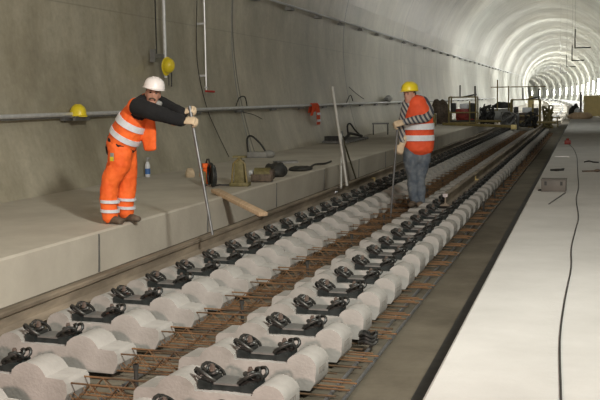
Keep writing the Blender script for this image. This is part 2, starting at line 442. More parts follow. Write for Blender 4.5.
# stamped marks on the nearest outer ends
# ------------------------------------------------------------------ rails
def rail_profile():
    h = [(.075, 0), (.075, .0115), (.030, .026), (.0085, .045), (.0083, .120), (.034, .134), (.036, .160), (.030, .169), (.014, .172)]
    return h+[(-x, z) for x, z in h[::-1]]
def rail(name, s0, s1, u0, u1, z, label, group, end_near=False, curved=False, m='rail'):
    P = rail_profile(); b = MB()
    if curved: ss = [s0+(s1-s0)*i/60 for i in range(61)]
    else: ss = [s0, s1]
    b.rings([[path(s, u0+(u1-u0)*(s-s0)/(s1-s0)+x, z+zz) for x, zz in P] for s in ss])
    base = path(s0, u0, z)
    o = b.build(name, M[m], base=base, smooth=25); tag(o, label, 'rail', group)
    if end_near:
        c = MB(); c.rings([[path(s, u0+x*.985, z+.001+zz*.99) for x, zz in P[4:-4]] for s in (s0-.004, s0+.001)]); c.build('cut_end', M['bright'], o, base=None).location = -base
    return o
RZ = -.128
rail('rail', 2.0, 16.55, -1.50, -1.505, RZ, 'near rusty rail lying along the foot of the left bench', 'rails beside the bench')
rail('rail', 16.60, 47, -1.505, -1.515, RZ, 'far rusty rail continuing beyond the joint along the left bench', 'rails beside the bench', True)
rail('rail', 13.7, 47, .752, .735, .052, 'loose rust-brown rail with a white cut end seated on the right hand sleepers', None, True)
for u, lb in ((-.75, 'left rail of the finished track curving away beyond the machines'), (.75, 'right rail of the finished track curving away beyond the machines')):
    rail('rail', 64, 420, u, u, .0, lb, 'finished rails beyond the machines', curved=True, m='galv')
solidlist = [s for s in stations if s >= 62]
b = MB(); b.rings([[path(s, u, z) for u, z in ((-1.25, ZS), (1.25, ZS), (1.25, 0), (-1.25, 0))] for s in [63]+[s for s in stations if s > 64]])
struct(b.build('trim_20', M['bench']))
for (s, u, z, lb) in ((19.6, -1.45, RZ+.02, 'small yellow marker clipped to the far left rail beside the striped man'),):
    b = MB(); b.box((0, 0, .02), (.012, .10, .09)); b.box((-.02, 0, .06), (.05, .1, .012)); tag(b.build('rail_marker', M['signy'], loc=(u, s, z)), lb, 'marker')
b = MB(); b.box((0, 0, .05), (.012, .12, .08)); b.box((.02, 0, .0), (.05, .12, .012)); tag(b.build('rail_marker', M['signy'], loc=(.765, 17.6, .10)), 'small pale marker on the web of the loose right rail', 'marker')
b = MB(); b.box((0, 0, 0), (.012, .16, .05)); b.cyl((.006, -.04, 0), (.02, -.04, 0), .012, 8); b.cyl((.006, .05, 0), (.02, .05, 0), .012, 8)
tag(b.build('joint_plate', M['bright'], loc=(-1.487, 16.5, RZ+.085)), 'bright plate at the joint of the two left rails under the tripod', 'plate')

# ------------------------------------------------------------------ wall fittings
def wall_u(z):
    z = max(-.5, min(8.8, z))
    return -5.42+10-math.sqrt(100-(3.4-z)**2) if z <= 3.4 else -math.sqrt(max(0, 5.42**2-(z-3.4)**2))
def handrail():
    z = 1.37; u = wall_u(z)+.13
    t = thing('wall_pipe', 'long silver pipe running along the left wall on brackets', 'pipe', (u, 0, z))
    b = MB(); b.cyl((0, 5, 0), (0, 92, 0), .032, 10); b.build('pipe', M['galv'], t)
    b = MB(); b.box((-.04, 48, -.045), (.06, 86, .022)); b.build('cable_channel', M['tray'], t)
    br = MB(); br.box((-.065, 0, -.03), (.13, .05, .03)); br.box((-.11, 0, -.06), (.02, .06, .13)); br.box((-.03, 0, -.075), (.07, .42, .04)); o0 = None
    for i, s in enumerate([11.3+2.65*k for k in range(28)]):
        if o0 is None: o0 = o = br.build('bracket', M['tray'], t)
        else: o = o0.copy(); COL.objects.link(o)
        o.location = (0, s, 0)
    return z, u
HZ, HUU = handrail()
def upper_line():
    z = 4.12; u = wall_u(z)+.12
    t = thing('upper_cable_line', 'thin steel line high on the left wall with small boxes below it', 'cable', (u, 0, z))
    b = MB(); b.cyl((0, 14, 0), (0, 142, 0), .032, 8); b.build('cable', M['galv'], t)
    br = MB(); br.box((.0, 0, -.10), (.16, .40, .07)); br.box((-.04, 0, -.04), (.05, .05, .09)); o0 = None
    for k in range(30):
        s = 20.6+3.05*k
        if o0 is None: o0 = o = br.build('box', M['grey'], t)
        else: o = o0.copy(); COL.objects.link(o)
        o.location = (0, s, 0)
upper_line()
# conduit with hook, rod with red foot
t = thing('conduit', 'silver vertical conduit on the wall above the man in white helmet', 'conduit', (-5.15, 17.82, 2.35))
b = MB(); b.tube([(0, 0, -.35), (0, 0, 2.2)], .034, 10); b.build('tube', M['galv'], t)
b = MB(); b.tube([(-.03, -.33, .0), (-.03, -.33, 2.2)], .014, 6); b.build('cable', M['dark'], t)
b = MB(); b.box((-.03, -.2, 0.05), (.05, .42, .08)); b.box((-.05, -.45, .05), (.1, .06, .24)); b.box((-.06, 0, .05), (.12, .05, .05)); b.build('bracket', M['tray'], t); b = MB(); b.box((-.09, 0, 1.6), (.18, .05, .05)); b.build('bracket', M['tray'], t)
b = MB(); b.tube([(.0, .0, -.1), (.02, .22, -.08), (.02, .24, -.3), (.02, .22, -.52)], .013, 6); b.tube([(.03, -.02, -.3), (.03, .08, -.32), (.03, .07, -.5)], .011, 6); b.build('hook', M['dark'], t)
t = thing('hanging_rod', 'thin silver vertical rod on the wall with a red foot', 'rod', (-5.2, 20.08, 1.78))
b = MB(); b.tube([(0, 0, 0), (0, 0, 2.45)], .02, 8); b.box((-.08, 0, 1.4), (.18, .04, .04)); b.box((-.08, 0, .3), (.16, .04, .04)); b.cyl((.02, -.12, .05), (.02, .0, .05), .018, 8); b.build('rod', M['galv'], t)
b = MB(); b.cyl((.02, -.08, -.03), (.02, .42, -.04), .022, 8); b.build('red_foot', M['rot'], t)['label'] = 'red foot'
def wire(name, pts, r, m, label, cat, n=6, sm=4):
    P = [Vector(p) for p in pts]; base = P[0]
    b = MB(); b.tube(smooth_pts([p-base for p in P], sm), r, n); o = b.build(name, m, loc=base, smooth=60); return tag(o, label, cat)
def wp(px, py, off=.03, z=None):
    """point on the left wall seen at a photo pixel"""
    d = fw+(px-300)/995.9*rt-(py-200)/995.9*up; lo, hi = 2.0, 400.0
    for _ in range(50):
        mm = (lo+hi)/2; p = Vector((CU, 0, H))+d*mm
        if p.x < wall_u(p.z)+off: hi = mm
        else: lo = mm
    return Vector((CU, 0, H))+d*lo
wire('wall_hook', [wp(236, 106), wp(236, 98)+Vector((.08, 0, 0)), wp(240, 97)+Vector((.12, 0, 0)), wp(243, 106)+Vector((.1, 0, 0))], .014, M['dark'], 'dark bent hook above the pipe, right of the first man', 'hook')
wire('loose_wire', [wp(243, 112), wp(252, 115)+Vector((.06, 0, 0)), wp(262, 119)], .010, M['dark'], 'thin dark wire end sticking out below the wall pipe', 'wire')
wire('loose_wire', [wp(346, 104), wp(348, 95)+Vector((.08, 0, 0)), wp(350, 101)+Vector((.1, 0, 0))], .014, M['dark'], 'dark bent wire above the pipe behind the tripod', 'wire')
wire('loose_wire', [wp(349, 87), wp(356, 94)+Vector((.03, 0, 0)), wp(364, 99)], .012, M['dark'], 'short dark wire on the wall left of the helmeted standing man', 'wire')
wire('wall_cable', [wp(197, 0), wp(197, 60), wp(206, 105), wp(216, 130), wp(229, 157)], .008, M['dark'], 'thin dark cable down the wall beside the red-footed rod', 'cable')
wire('wall_cable', [wp(232, 0), wp(232, 45), wp(236, 85), wp(243, 120), wp(252, 156)], .010, M['grey'], 'thin pale hose down the wall joint left of the orange vest', 'cable')

# ------------------------------------------------------------------ helmets
def helmet(name, m, parent=None, vents=False):
    """front is +x, origin at the rim centre; returns shell object"""
    b = MB(); R = []
    prof = [(1.0, 0), (1.0, .02), (.985, .05), (.93, .085), (.80, .115), (.60, .138), (.35, .150), (.12, .154), (.01, .155)]
    n = 28
    for k, z in prof: R.append([Vector((.132*k*math.cos(2*PI*i/n), .108*k*math.sin(2*PI*i/n), z)) for i in range(n)])
    R = [[p*1.0 for p in R[0]]]+R
    inner = [[Vector((p.x*.95, p.y*.95, p.z*.95-.001)) for p in r] for r in R[1:]]
    b.rings(inner[::-1]+R[1:], cap=False)
    b.add([(0, 0, .1555)], [])
    br = []
    for (k, dz) in ((.97, .004), (1.0, .010), (1.10, .004), (1.10, -.001), (1.0, .0), (.97, .0)):
        ring = []
        for i in range(n):
            a = 2*PI*i/n; c = math.cos(a); ext = 1+(.28*max(0, c)**3 if k > 1.05 else 0)
            ring.append(Vector((.132*k*ext*c, .108*k*math.sin(a), dz-(.012*max(0, c)**3 if k > 1.05 else 0))))
        br.append(ring)
    b.rings(br, closed=True)
    for y in (-.03, 0, .03):
        P = [Vector((.125*math.cos(t)*1.0, y, .003+.152*math.sin(t)**.9 if math.sin(t) > 0 else .003)) for t in [PI*(.12+.76*i/10) for i in range(11)]]
        b.tube(P, .006, 6)
    b.box((0, 0, .152), (.06, .05, .008))
    return b.build(name, m, parent, smooth=50)
o = helmet('safety_helmet', M['yellow']); o.location = wp(78, 111, .19); o.location.z = HZ+.028; o.rotation_euler = (0, 0, -.6); o.scale = (1.15,)*3
HL = o; tag(o, 'yellow safety helmet resting on the wall pipe, leftmost of all helmets', 'helmet')
b = MB(); b.box((0, 0, 0), (.18, .5, .02)); b.box((-.1, 0, -.03), (.04, .5, .05)); b.box((.06, 0, -.03), (.03, .5, .06)); o = b.build('wall_shelf', M['tray'], loc=(HL.location.x, HL.location.y, HZ-.04))
tag(o, 'small dull steel shelf under the leftmost yellow helmet', 'shelf')
HL.location.z = HZ-.03+.002
o = helmet('safety_helmet', M['yellow']); zz = Vector((.86, -.45, -.12)).normalized(); xx = Vector((0, 0, -1)); xx = (xx-zz*xx.dot(zz)).normalized()
hp = Vector((-5.15, 17.82, 2.23))+Vector((.06, -.07, 0)); o.matrix_world = Matrix.Translation(hp) @ Matrix((xx, zz.cross(xx), zz)).transposed().to_4x4() @ Matrix.Scale(1.1, 4)
tag(o, 'yellow safety helmet hung on the silver conduit', 'helmet')

# orange vest hanging over the pipe
def cloth_strip(pts, width, thick, b, mi=0):
    """pts: path; ribbon of given width along y, with thickness"""
    R = []
    for i, p in enumerate(pts):
        p = Vector(p); t = (Vector(pts[min(i+1, len(pts)-1)])-Vector(pts[max(i-1, 0)])).normalized(); n = Vector((0, 1, 0)).cross(t).normalized()
        w = width[i] if isinstance(width, list) else width; ring = []
        for k in range(10):
            y = -w/2+w*k/9; ring.append(p+Vector((0, y, 0))+n*(thick/2+.012*math.sin(k*1.7+i)))
        for k in range(9, -1, -1):
            y = -w/2+w*k/9; ring.append(p+Vector((0, y, 0))+n*(-thick/2+.012*math.sin(k*1.7+i)))
        R.append(ring)
    b.rings(R, mi)
p0 = wp(313, 106, .13); VX = HUU+.02
t = thing('safety_vest', 'orange reflective vest hung over the wall pipe left of the tripod', 'vest', (VX, p0.y, HZ))
b = MB(); cloth_strip([(-.06, -.1, -.22), (-.05, -.1, -.1), (-.03, -.1, .02), (0, -.1, .048), (.04, -.12, .01), (.07, -.25, -.10), (.08, -.4, -.2), (.08, -.55, -.30)], [.5, .5, .45, .4, .4, .3, .26, .2], .02, b); b.build('left_side', M['redvest'], t)
b = MB(); cloth_strip([(-.05, .18, -.2), (-.03, .18, .02), (0, .18, .05), (.045, .2, .0), (.07, .24, -.2), (.08, .26, -.42), (.08, .26, -.58)], [.4, .4, .4, .42, .40, .40, .38], .02, b); b.build('right_side', M['redvest'], t)
for z in (-.26, -.46):
    b = MB(); cloth_strip([(.095, .25, z+.035), (.097, .25, z-.035)], .40, .012, b); b.build('reflective_stripe', M['reflect'], t)
# tool bag / mesh on the pipe behind the second worker
t = MB(); R = []
for i in range(9):
    x = -.35+.7*i/8; hh = .20*math.sin(PI*min(1, (i+.6)/9))+.03
    R.append([Vector((.08*math.cos(a*PI/5), x+.03*math.sin(a), .1+hh*.6*math.sin(a*PI/5)+.0)) for a in range(10)])
t.rings(R); p1 = wp(388, 97, .15); o = t.build('cloth_bundle', M['grey'], loc=(HUU, p1.y, HZ+.03)); o.scale = (1, 1.5, 1.1)
tag(o, 'grey cloth bundle lying on the wall pipe behind the second man', 'cloth')

# ------------------------------------------------------------------ people
def frame_loft(b, pts, ra, rb, across, n=16, sub=4, caps=True, mi=0, phase=0):
    """ellipse loft through pts: ra along 'across', rb the other way"""
    P = smooth_pts(pts, sub); m = len(pts)
    def interp(A, i):
        t = i/sub; k = min(int(t), m-2); f = t-k; f2 = f*f*(3-2*f)*.5+f*.5; return A[k]*(1-f2)+A[k+1]*f2
    R = []
    for i, p in enumerate(P):
        t = (P[min(i+1, len(P)-1)]-P[max(i-1, 0)]).normalized(); a = Vector(across); a = (a-t*a.dot(t)).normalized(); o = t.cross(a)
        x, y = interp(ra, i), interp(rb, i)
        R.append([p+a*x*math.cos(2*PI*k/n)+o*y*math.sin(2*PI*k/n) for k in range(n)])
    if caps:
        def cap(R0, p, t, rad):
            out = []
            for q in (.35, .7, .95): out.append([p+(v-p)*math.sqrt(1-q*q)+t*rad*q for v in R0])
            return out
        t0 = (P[0]-P[1]).normalized(); t1 = (P[-1]-P[-2]).normalized()
        R = cap(R[0], P[0], t0, min(ra[0], rb[0]))[::-1]+R+cap(R[-1], P[-1], t1, min(ra[-1], rb[-1]))
    b.rings(R, mi); return P
def fuse(o, voxel, smooth_it=3, fac=.5):
    m = o.modifiers.new('r', 'REMESH'); m.mode = 'VOXEL'; m.voxel_size = voxel
    if smooth_it: s = o.modifiers.new('s', 'SMOOTH'); s.iterations = smooth_it; s.factor = fac
    return bake(o, 180)
def V(*a): return Vector(a)
def hand(b, wrist, d, palm_n, sg, curl_axis, grip=.5):
    """gloved hand: wrist point, pointing direction d, palm normal, thumb side sg; fingers curl round"""
    d = d.normalized(); side = d.cross(palm_n).normalized()*sg; pn = palm_n.normalized()
    pc = wrist+d*.05
    frame_loft(b, [wrist-d*.09, wrist-d*.03, wrist+d*.02, wrist+d*.06, wrist+d*.095], [.045, .038, .038, .046, .044], [.04, .030, .022, .021, .018], side, 12, 3)
    for j, (off, ln) in enumerate(((.036, .075), (.013, .085), (-.011, .080), (-.034, .062))):
        base = wrist+d*.088+side*off; p = [base-d*.02, base]; ang = 0; q = base.copy(); dirv = d.copy()
        for k, f in enumerate((.45, .32, .23)):
            ang += (.75+.1*k)*grip*2; dirv = (d*math.cos(ang)+pn*math.sin(ang)); q = q+dirv*ln*f; p.append(q.copy())
        frame_loft(b, p, [.0125, .0125, .012, .011, .009], [.0125, .0125, .012, .011, .009], side, 8, 2)
    tb = wrist+d*.025+side*.035
    frame_loft(b, [tb-side*.015, tb+side*.018+d*.02+pn*.008, tb+side*.02+d*.045+pn*.03, tb+side*.008+d*.058+pn*.05], [.017, .016, .0135, .011], [.017, .015, .013, .011], d, 8, 2)
def head_rot(fwd, tilt):
    """matrix with x = face direction, z = up"""
    x = fwd.normalized(); z = Vector(tilt); z = (z-x*z.dot(x)).normalized(); y = z.cross(x)
    return Matrix((x, y, z)).transposed()
def add_head(b, c, Rm):
    def P(x, y, z): return c+Rm @ Vector((x, y, z))
    n = 20; R = []
    prof = [(-.118, .030, .028, .040), (-.108, .046, .040, .034), (-.085, .062, .052, .022), (-.055, .074, .062, .010), (-.02, .084, .069, .003), (.02, .091, .074, 0), (.06, .090, .074, -.003), (.09, .078, .064, -.006), (.11, .052, .045, -.008), (.12, .02, .018, -.008)]
    for z, rx, ry, ox in prof: R.append([P(ox+rx*math.cos(2*PI*i/n), ry*math.sin(2*PI*i/n), z) for i in range(n)])
    b.rings(R)
    # nose, brow, lips, chin, ears
    b.rings([[P(.084+a*.012+.0, y*.6*k, .018) for a, y in ((0, -.014), (1, 0), (0, .014))] if False else [P(x, y, z) for x, y, z in q] for k, q in
             enumerate(([(.075, -.010, .03), (.092, 0, .032), (.075, .010, .03)], [(.075, -.015, -.025), (.118, 0, -.022), (.075, .015, -.025)], [(.075, -.012, -.036), (.100, 0, -.036), (.075, .012, -.036)]))])
    b.ell(P(.078, 0, .036), (.018, .046, .010), 10, 6, Rm); b.ell(P(.082, 0, -.060), (.012, .025, .008), 10, 6, Rm); b.ell(P(.070, 0, -.100), (.02, .022, .016), 10, 6, Rm)
    for s_ in (-1, 1): b.ell(P(-.005, s_*.078, -.005), (.018, .009, .032), 8, 6, Rm)
    frame_loft(b, [P(-.02, 0, -.17), P(-.015, 0, -.11), P(-.008, 0, -.05)], [.058, .054, .052], [.06, .055, .052], Rm @ Vector((0, 1, 0)), 14, 3)
def face_bits(c, Rm, par, moustache=False):
    def P(x, y, z): return c+Rm @ Vector((x, y, z))
    for s_ in (-1, 1):
        b = MB(); b.ell(P(.083, s_*.030, .012), (.006, .013, .007), 10, 6, Rm); b.build('eye', M['eye'], par)
        b = MB(); b.ell(P(.089, s_*.030, .032), (.006, .018, .0045), 8, 6, Rm); b.build('eyebrow', M['hair'], par)
    b = MB(); b.ell(P(-.02, 0, .02), (.090, .081, .072), 20, 10, Rm)
    b.ell(P(-.045, 0, -.04), (.062, .068, .06), 16, 8, Rm); b.build('hair', M['hair'], par)
    b = MB(); b.ell(P(.087, 0, -.066), (.010, .022, .0045), 10, 6, Rm); b.build('mouth', M['rot'] if False else M['lip'], par)
    if moustache:
        b = MB(); b.ell(P(.094, 0, -.047), (.012, .032, .009), 12, 6, Rm)
        for s_ in (-1, 1): b.ell(P(.088, s_*.026, -.056), (.010, .012, .012), 8, 6, Rm)
        b.build('moustache', M['hair'], par)
M['lip'] = mat('lips', (.38, .14, .11), .5)
def make_person(name, label, base, J, mats, head_c, head_f, head_up, helmet_m, moustache, vest, gloves):
    t = thing(name, label, 'person', base)
    B = Vector(base); L = lambda p: Vector(p)-B
    ac = J['across']; Rm = head_rot(head_f, head_up); hc = L(head_c)
    # --- body, one continuous skin
    b = MB(); add_head(b, hc, Rm)
    T = [L(p) for p in J['torso']]
    frame_loft(b, T, [r*.90 for r in J['ta']], [r*.88 for r in J['tb']], ac, 18, 4)
    frame_loft(b, [T[-1], hc+Rm @ Vector((-.02, 0, -.13))], [.065, .055], [.06, .055], ac, 12, 3)
    for arm in J['arms']: frame_loft(b, [L(p) for p in arm], [.05, .045, .036, .034, .028], [.05, .045, .036, .034, .026], (0, 0, 1), 12, 4)
    for leg in J['legs']: frame_loft(b, [L(p) for p in leg], [.085, .075, .055, .055, .04], [.085, .075, .055, .055, .04], ac, 14, 4)
    fuse(b.build('body', M['skin'], t), .0085, 2)
    face_bits(hc, Rm, t, moustache)
    # --- shoes
    for (heel, toe) in J['feet']:
        h, q = L(heel), L(toe); d = (q-h).normalized(); s = MB()
        sd = d.cross(V(0, 0, 1)).normalized()
        frame_loft(s, [h+V(0, 0, .045), h+d*.10+V(0, 0, .045), h+d*.2+V(0, 0, .035), q+V(0, 0, .03)], [.038, .042, .05, .035], [.045, .045, .035, .026], sd, 14, 4)
        frame_loft(s, [h+d*.035+V(0, 0, .04), h+d*.03+V(0, 0, .14)], [.045, .05], [.05, .055], sd, 12, 3)
        o = fuse(s.build('shoe', mats['shoe'], t), .008, 2)
    # --- trousers
    b = MB()
    wst = J['waist_i']
    frame_loft(b, T[:wst+1], [r*1.06 for r in J['ta'][:wst+1]], [r*1.10 for r in J['tb'][:wst+1]], ac, 20, 4, caps=True)
    for leg in J['legs']:
        lp = [L(p) for p in leg]; frame_loft(b, lp[:-1]+[lp[-1]+V(0, 0, .02)], J['leg_r'], J['leg_r2'], ac, 18, 5)
    tr = fuse(b.build('trousers', mats['trousers'], t), .012, 3)
    dsp = tr.modifiers.new('d', 'DISPLACE'); tx = bpy.data.textures.new('folds', 'CLOUDS'); tx.noise_scale = .09; dsp.texture = tx; dsp.strength = .028; dsp.mid_level = .5
    bake(tr, 180)
    if mats.get('leg_stripes'):
        for leg in J['legs']:
            lp = [L(p) for p in leg]; a, c = lp[-2], lp[-1]+V(0, 0, .02)
            k0 = lp[-3]
            for f in (.50, .80) if True else ():
                q0 = k0.lerp(c, f); q1 = k0.lerp(c, f+.10); rr = J['leg_r'][-2]*1.10
                s = MB(); frame_loft(s, [q0, q1], [rr+.006, rr+.004], [rr+.008, rr+.006], ac, 20, 3, caps=False); s.build('reflective_stripe', M['reflect'], tr, smooth=60)
    # --- sweater or shirt: torso and sleeves
    b = MB(); frame_loft(b, T[wst-1:], [r*1.0+.006 for r in J['ta'][wst-1:]], [r*1.0+.006 for r in J['tb'][wst-1:]], ac, 20, 4)
    for arm in J['arms']:
        A = [L(p) for p in arm]; frame_loft(b, A[:5], J['sl_r'], J['sl_r'], (0, 0, 1), 16, 5)
    sh = fuse(b.build('sweater' if not mats.get('shirt_m') else 'striped_shirt', mats['shirt'], t), .011, 3)
    dsp = sh.modifiers.new('d', 'DISPLACE'); dsp.texture = tx; dsp.strength = .02; dsp.mid_level = .5; bake(sh, 180)
    # --- vest
    vi0, vi1 = vest['range']; P = T
    vp = vest['pts']; vb = MB(); Lp = [L(p) for p in vp]
    frame_loft(vb, Lp, vest['a'], vest['b'], ac, 26, 5)
    for arm in (J['arms'] if vest['cap'] else []):
        A = [L(p) for p in arm]
        frame_loft(vb, [A[0]+(A[0]-A[1])*.3, A[0].lerp(A[1], vest['cap'])], [.088, .085], [.088, .085], (0, 0, 1), 14, 3)
    for extra in vest.get('extra', []):
        frame_loft(vb, [L(p) for p in extra[0]], extra[1], extra[2], extra[3], 16, 4)
    vo = fuse(vb.build('vest', mats['vest'], t), .011, 3)
    dsp = vo.modifiers.new('d', 'DISPLACE'); dsp.texture = tx; dsp.strength = .022; dsp.mid_level = .5; bake(vo, 180)
    for (f0, f1) in vest['bands']:
        SP = smooth_pts(Lp, 10); n = len(SP)-1
        q = [SP[int(f0*n)], SP[int((f0+f1)/2*n)], SP[int(f1*n)]]
        def ia(A, f): x = f*(len(A)-1); k = min(int(x), len(A)-2); return A[k]*(1-x+k)+A[k+1]*(x-k)
        s = MB(); frame_loft(s, q, [ia(vest['a'], f)+.012 for f in (f0, (f0+f1)/2, f1)], [ia(vest['b'], f)+.013 for f in (f0, (f0+f1)/2, f1)], ac, 30, 3, caps=False)
        s.build('reflective_stripe', M['reflect'], vo, smooth=60)
    # --- gloves
    for gl in gloves:
        g_ = MB(); hand(g_, L(gl['w']), Vector(gl['d']), Vector(gl['n']), gl['s'], None, gl.get('g', .5)); 
        w0 = L(gl['w']); g_.v = [w0+(p-w0)*1.22 for p in g_.v]; fuse(g_.build('glove', M['glove'], t), .0045, 1)
    hm = helmet('helmet', helmet_m, t); hm.matrix_local = Matrix.Translation(hc+Rm @ Vector((-.010, 0, .054))) @ Rm.to_4x4() @ Matrix.Diagonal((1.02, 1.05, .84, 1))
    return t
def at(px, py, y):
    """the point of the plane y = const that the camera sees at a photo pixel (used to pose the figures)"""
    d = fw+(px-300)/995.9*rt-(py-200)/995.9*up; return Vector((CU, 0, H))+d*(y/d.y)
# first worker
Y = 9.95
ac1 = V(.38, -.92, 0)
hip = at(123, 149, Y); 
fr = V(.0, -.0, 0)
nH, fH = hip+ac1*.10, hip-ac1*.10
def gp(px, py, y, z=None):
    p = at(px, py, y)
    if z is not None: p.z = z
    return p
legN = [nH+V(-.03, 0, .02), nH+V(-.045, 0, -.15), gp(110, 184, Y-.12), gp(109, 203, Y-.12), gp(110, 217, Y-.12)]
legF = [fH+V(0, 0, .02), fH+V(.02, 0, -.15), gp(127, 184, Y+.10), gp(125, 202, Y+.10), gp(126, 213, Y+.10)]
shN = at(138, 107, Y-.20); shF = at(156, 103, Y+.22)
hands1 = at(186, 121, Y-.02); 
p1 = make_person('person', 'man in white helmet and orange workwear leaning on an iron bar', (-2.33, 9.95, ZB), dict(
    across=ac1,
    torso=[at(121, 159, Y), at(121, 151, Y), at(122, 141, Y), at(130, 126, Y), at(138, 113, Y), at(145, 104, Y), at(150, 99, Y)],
    ta=[.15, .17, .165, .175, .20, .19, .10], tb=[.11, .125, .12, .13, .135, .11, .07], waist_i=2,
    arms=[[shN, at(148, 110, Y-.24), at(161, 114.5, Y-.20), at(172, 118, Y-.12), at(181, 120.5, Y-.06)],
          [shF, at(163, 106, Y+.20), at(170, 109, Y+.16), at(176, 111, Y+.10), at(182, 113, Y+.03)]],
    sl_r=[.10, .095, .084, .072, .064],
    legs=[legN, legF], leg_r=[.125, .125, .098, .092, .088], leg_r2=[.13, .13, .10, .095, .09],
    feet=[(gp(108, 222, Y-.12, ZB), gp(121, 224, Y-.18, ZB)), (gp(124, 219, Y+.10, ZB), gp(138, 221, Y+.04, ZB))]),
    dict(trousers=M['orange'], shirt=M['blackcloth'], vest=M['orange'], shoe=M['shoe'], leg_stripes=True),
    at(153, 94, Y-.06), V(.42, -.88, -.02), V(.22, .0, 1), M['white'], True,
    dict(range=(2, 6), pts=[at(121.5, 143, Y), at(127, 133, Y), at(133, 121, Y), at(139, 111, Y), at(145, 103, Y)], a=[.21, .215, .215, .20, .15], b=[.165, .175, .165, .145, .10], cap=.25,
         bands=[(.15, .26), (.42, .53)], extra=[([at(148, 112, Y-.02), at(148.5, 130, Y+.0), at(150, 149, Y+.0)], [.09, .095, .085], [.05, .05, .03], V(1, -.2, 0))]),
    [dict(w=at(183.5, 121, Y-.05), d=at(194, 121, Y)-at(184, 121.5, Y), n=V(.1, .6, -.75), s=1, g=.62),
     dict(w=at(183, 112.5, Y+.03), d=at(194, 109, Y)-at(184, 113, Y), n=V(.0, .5, -.85), s=1, g=.55)])
b = MB(); b.box((0, 0, 0), (.045, .012, .085)); b.box((0, -.004, -.02), (.045, .012, .045), mi=1)
o = b.build('pocket_badge', [M['grey'], M['yellow']], p1); o.location = at(112, 157, Y-.30)-Vector((-2.33, 9.95, ZB)); o.rotation_euler = (0, 0, -.4); o['label'] = 'grey and yellow badge on the trouser pocket'
b = MB(); frame_loft(b, [at(119.3, 148.0, Y)-Vector((-2.33, 9.95, ZB)), at(121.8, 143.2, Y)-Vector((-2.33, 9.95, ZB))], [.188, .212], [.150, .170], ac1, 24, 4); b.build('sweater_hem', M['blackcloth'], p1, smooth=60)
b = MB(); cc = at(157, 103.5, Y-.02)-Vector((-2.33, 9.95, ZB)); b.ell(cc, (.06, .055, .035), 14, 8); b.ell(cc+V(.03, -.03, -.03), (.035, .03, .035), 10, 6); b.build('scarf', M['grey'], p1)

# iron bars
def rod_between(name, a, c, r, m, label, cat, bend=None, n=10):
    a, c = Vector(a), Vector(c); b = MB(); pts = [V(0, 0, 0), c-a] if bend is None else [V(0, 0, 0), (c-a)*.93, (c-a)*.93+Vector(bend)]
    b.tube(pts, [r*.8, r] if bend is None else [r, r, r], n); return tag(b.build(name, m, loc=a, smooth=50), label, cat)
botz = at(212, 231, 9.93)
pb = Vector((-1.30, 10.02, RZ)); 
bar_top = at(189.5, 106, Y+.0); bar_bot = at(212.5, 235, Y-.12)
tvec = (bar_bot-bar_top); tt = (ZS+.0-bar_top.z)/tvec.z
bar_foot = bar_top+tvec*min(tt, 1.0)
rod_between('crowbar', bar_foot, bar_top, .019, M['bar'], 'long iron crowbar gripped by the man in the white helmet', 'crowbar')

# second worker
Y2 = 14.0
ac2 = V(.93, .36, 0)
hip2 = at(417, 150, Y2)
rH, lH = hip2-ac2*.09, hip2+ac2*.09
legR = [rH+V(0, 0, .02), rH+V(0, 0, -.15), gp(413, 176, Y2-.03), gp(413.5, 190, Y2-.03), gp(415, 201, Y2-.03)]
legL = [lH+V(0, 0, .02), lH+V(.0, 0, -.15), gp(420, 176, Y2+.03), gp(420, 190, Y2+.03), gp(419.5, 202, Y2+.03)]
shR = at(407.5, 104, Y2-.06); shL = at(424, 103, Y2+.10)
B2 = (.33, 14.0, .0)
striped = bpy.data.materials.new('striped_knit'); striped.use_nodes = True
nt = striped.node_tree; bs = nt.nodes['Principled BSDF']; bs.inputs['Roughness'].default_value = .9
tc = nt.nodes.new('ShaderNodeTexCoord'); sx = nt.nodes.new('ShaderNodeSeparateXYZ'); nt.links.new(tc.outputs['Object'], sx.inputs[0])
m1 = nt.nodes.new('ShaderNodeMath'); m1.operation = 'ADD'; nt.links.new(sx.outputs[0], m1.inputs[0])
mz = nt.nodes.new('ShaderNodeMath'); mz.operation = 'MULTIPLY'; mz.inputs[1].default_value = .55; nt.links.new(sx.outputs[2], mz.inputs[0]); nt.links.new(mz.outputs[0], m1.inputs[1])
m2 = nt.nodes.new('ShaderNodeMath'); m2.operation = 'MULTIPLY'; m2.inputs[1].default_value = 17; nt.links.new(m1.outputs[0], m2.inputs[0])
m3 = nt.nodes.new('ShaderNodeMath'); m3.operation = 'FRACT'; nt.links.new(m2.outputs[0], m3.inputs[0])
rp = nt.nodes.new('ShaderNodeValToRGB'); rp.color_ramp.interpolation = 'CONSTANT'; rp.color_ramp.elements[0].color = (.05, .055, .075, 1); rp.color_ramp.elements[1].color = (.36, .34, .31, 1); rp.color_ramp.elements[1].position = .5
nt.links.new(m3.outputs[0], rp.inputs[0]); nt.links.new(rp.outputs[0], bs.inputs['Base Color'])
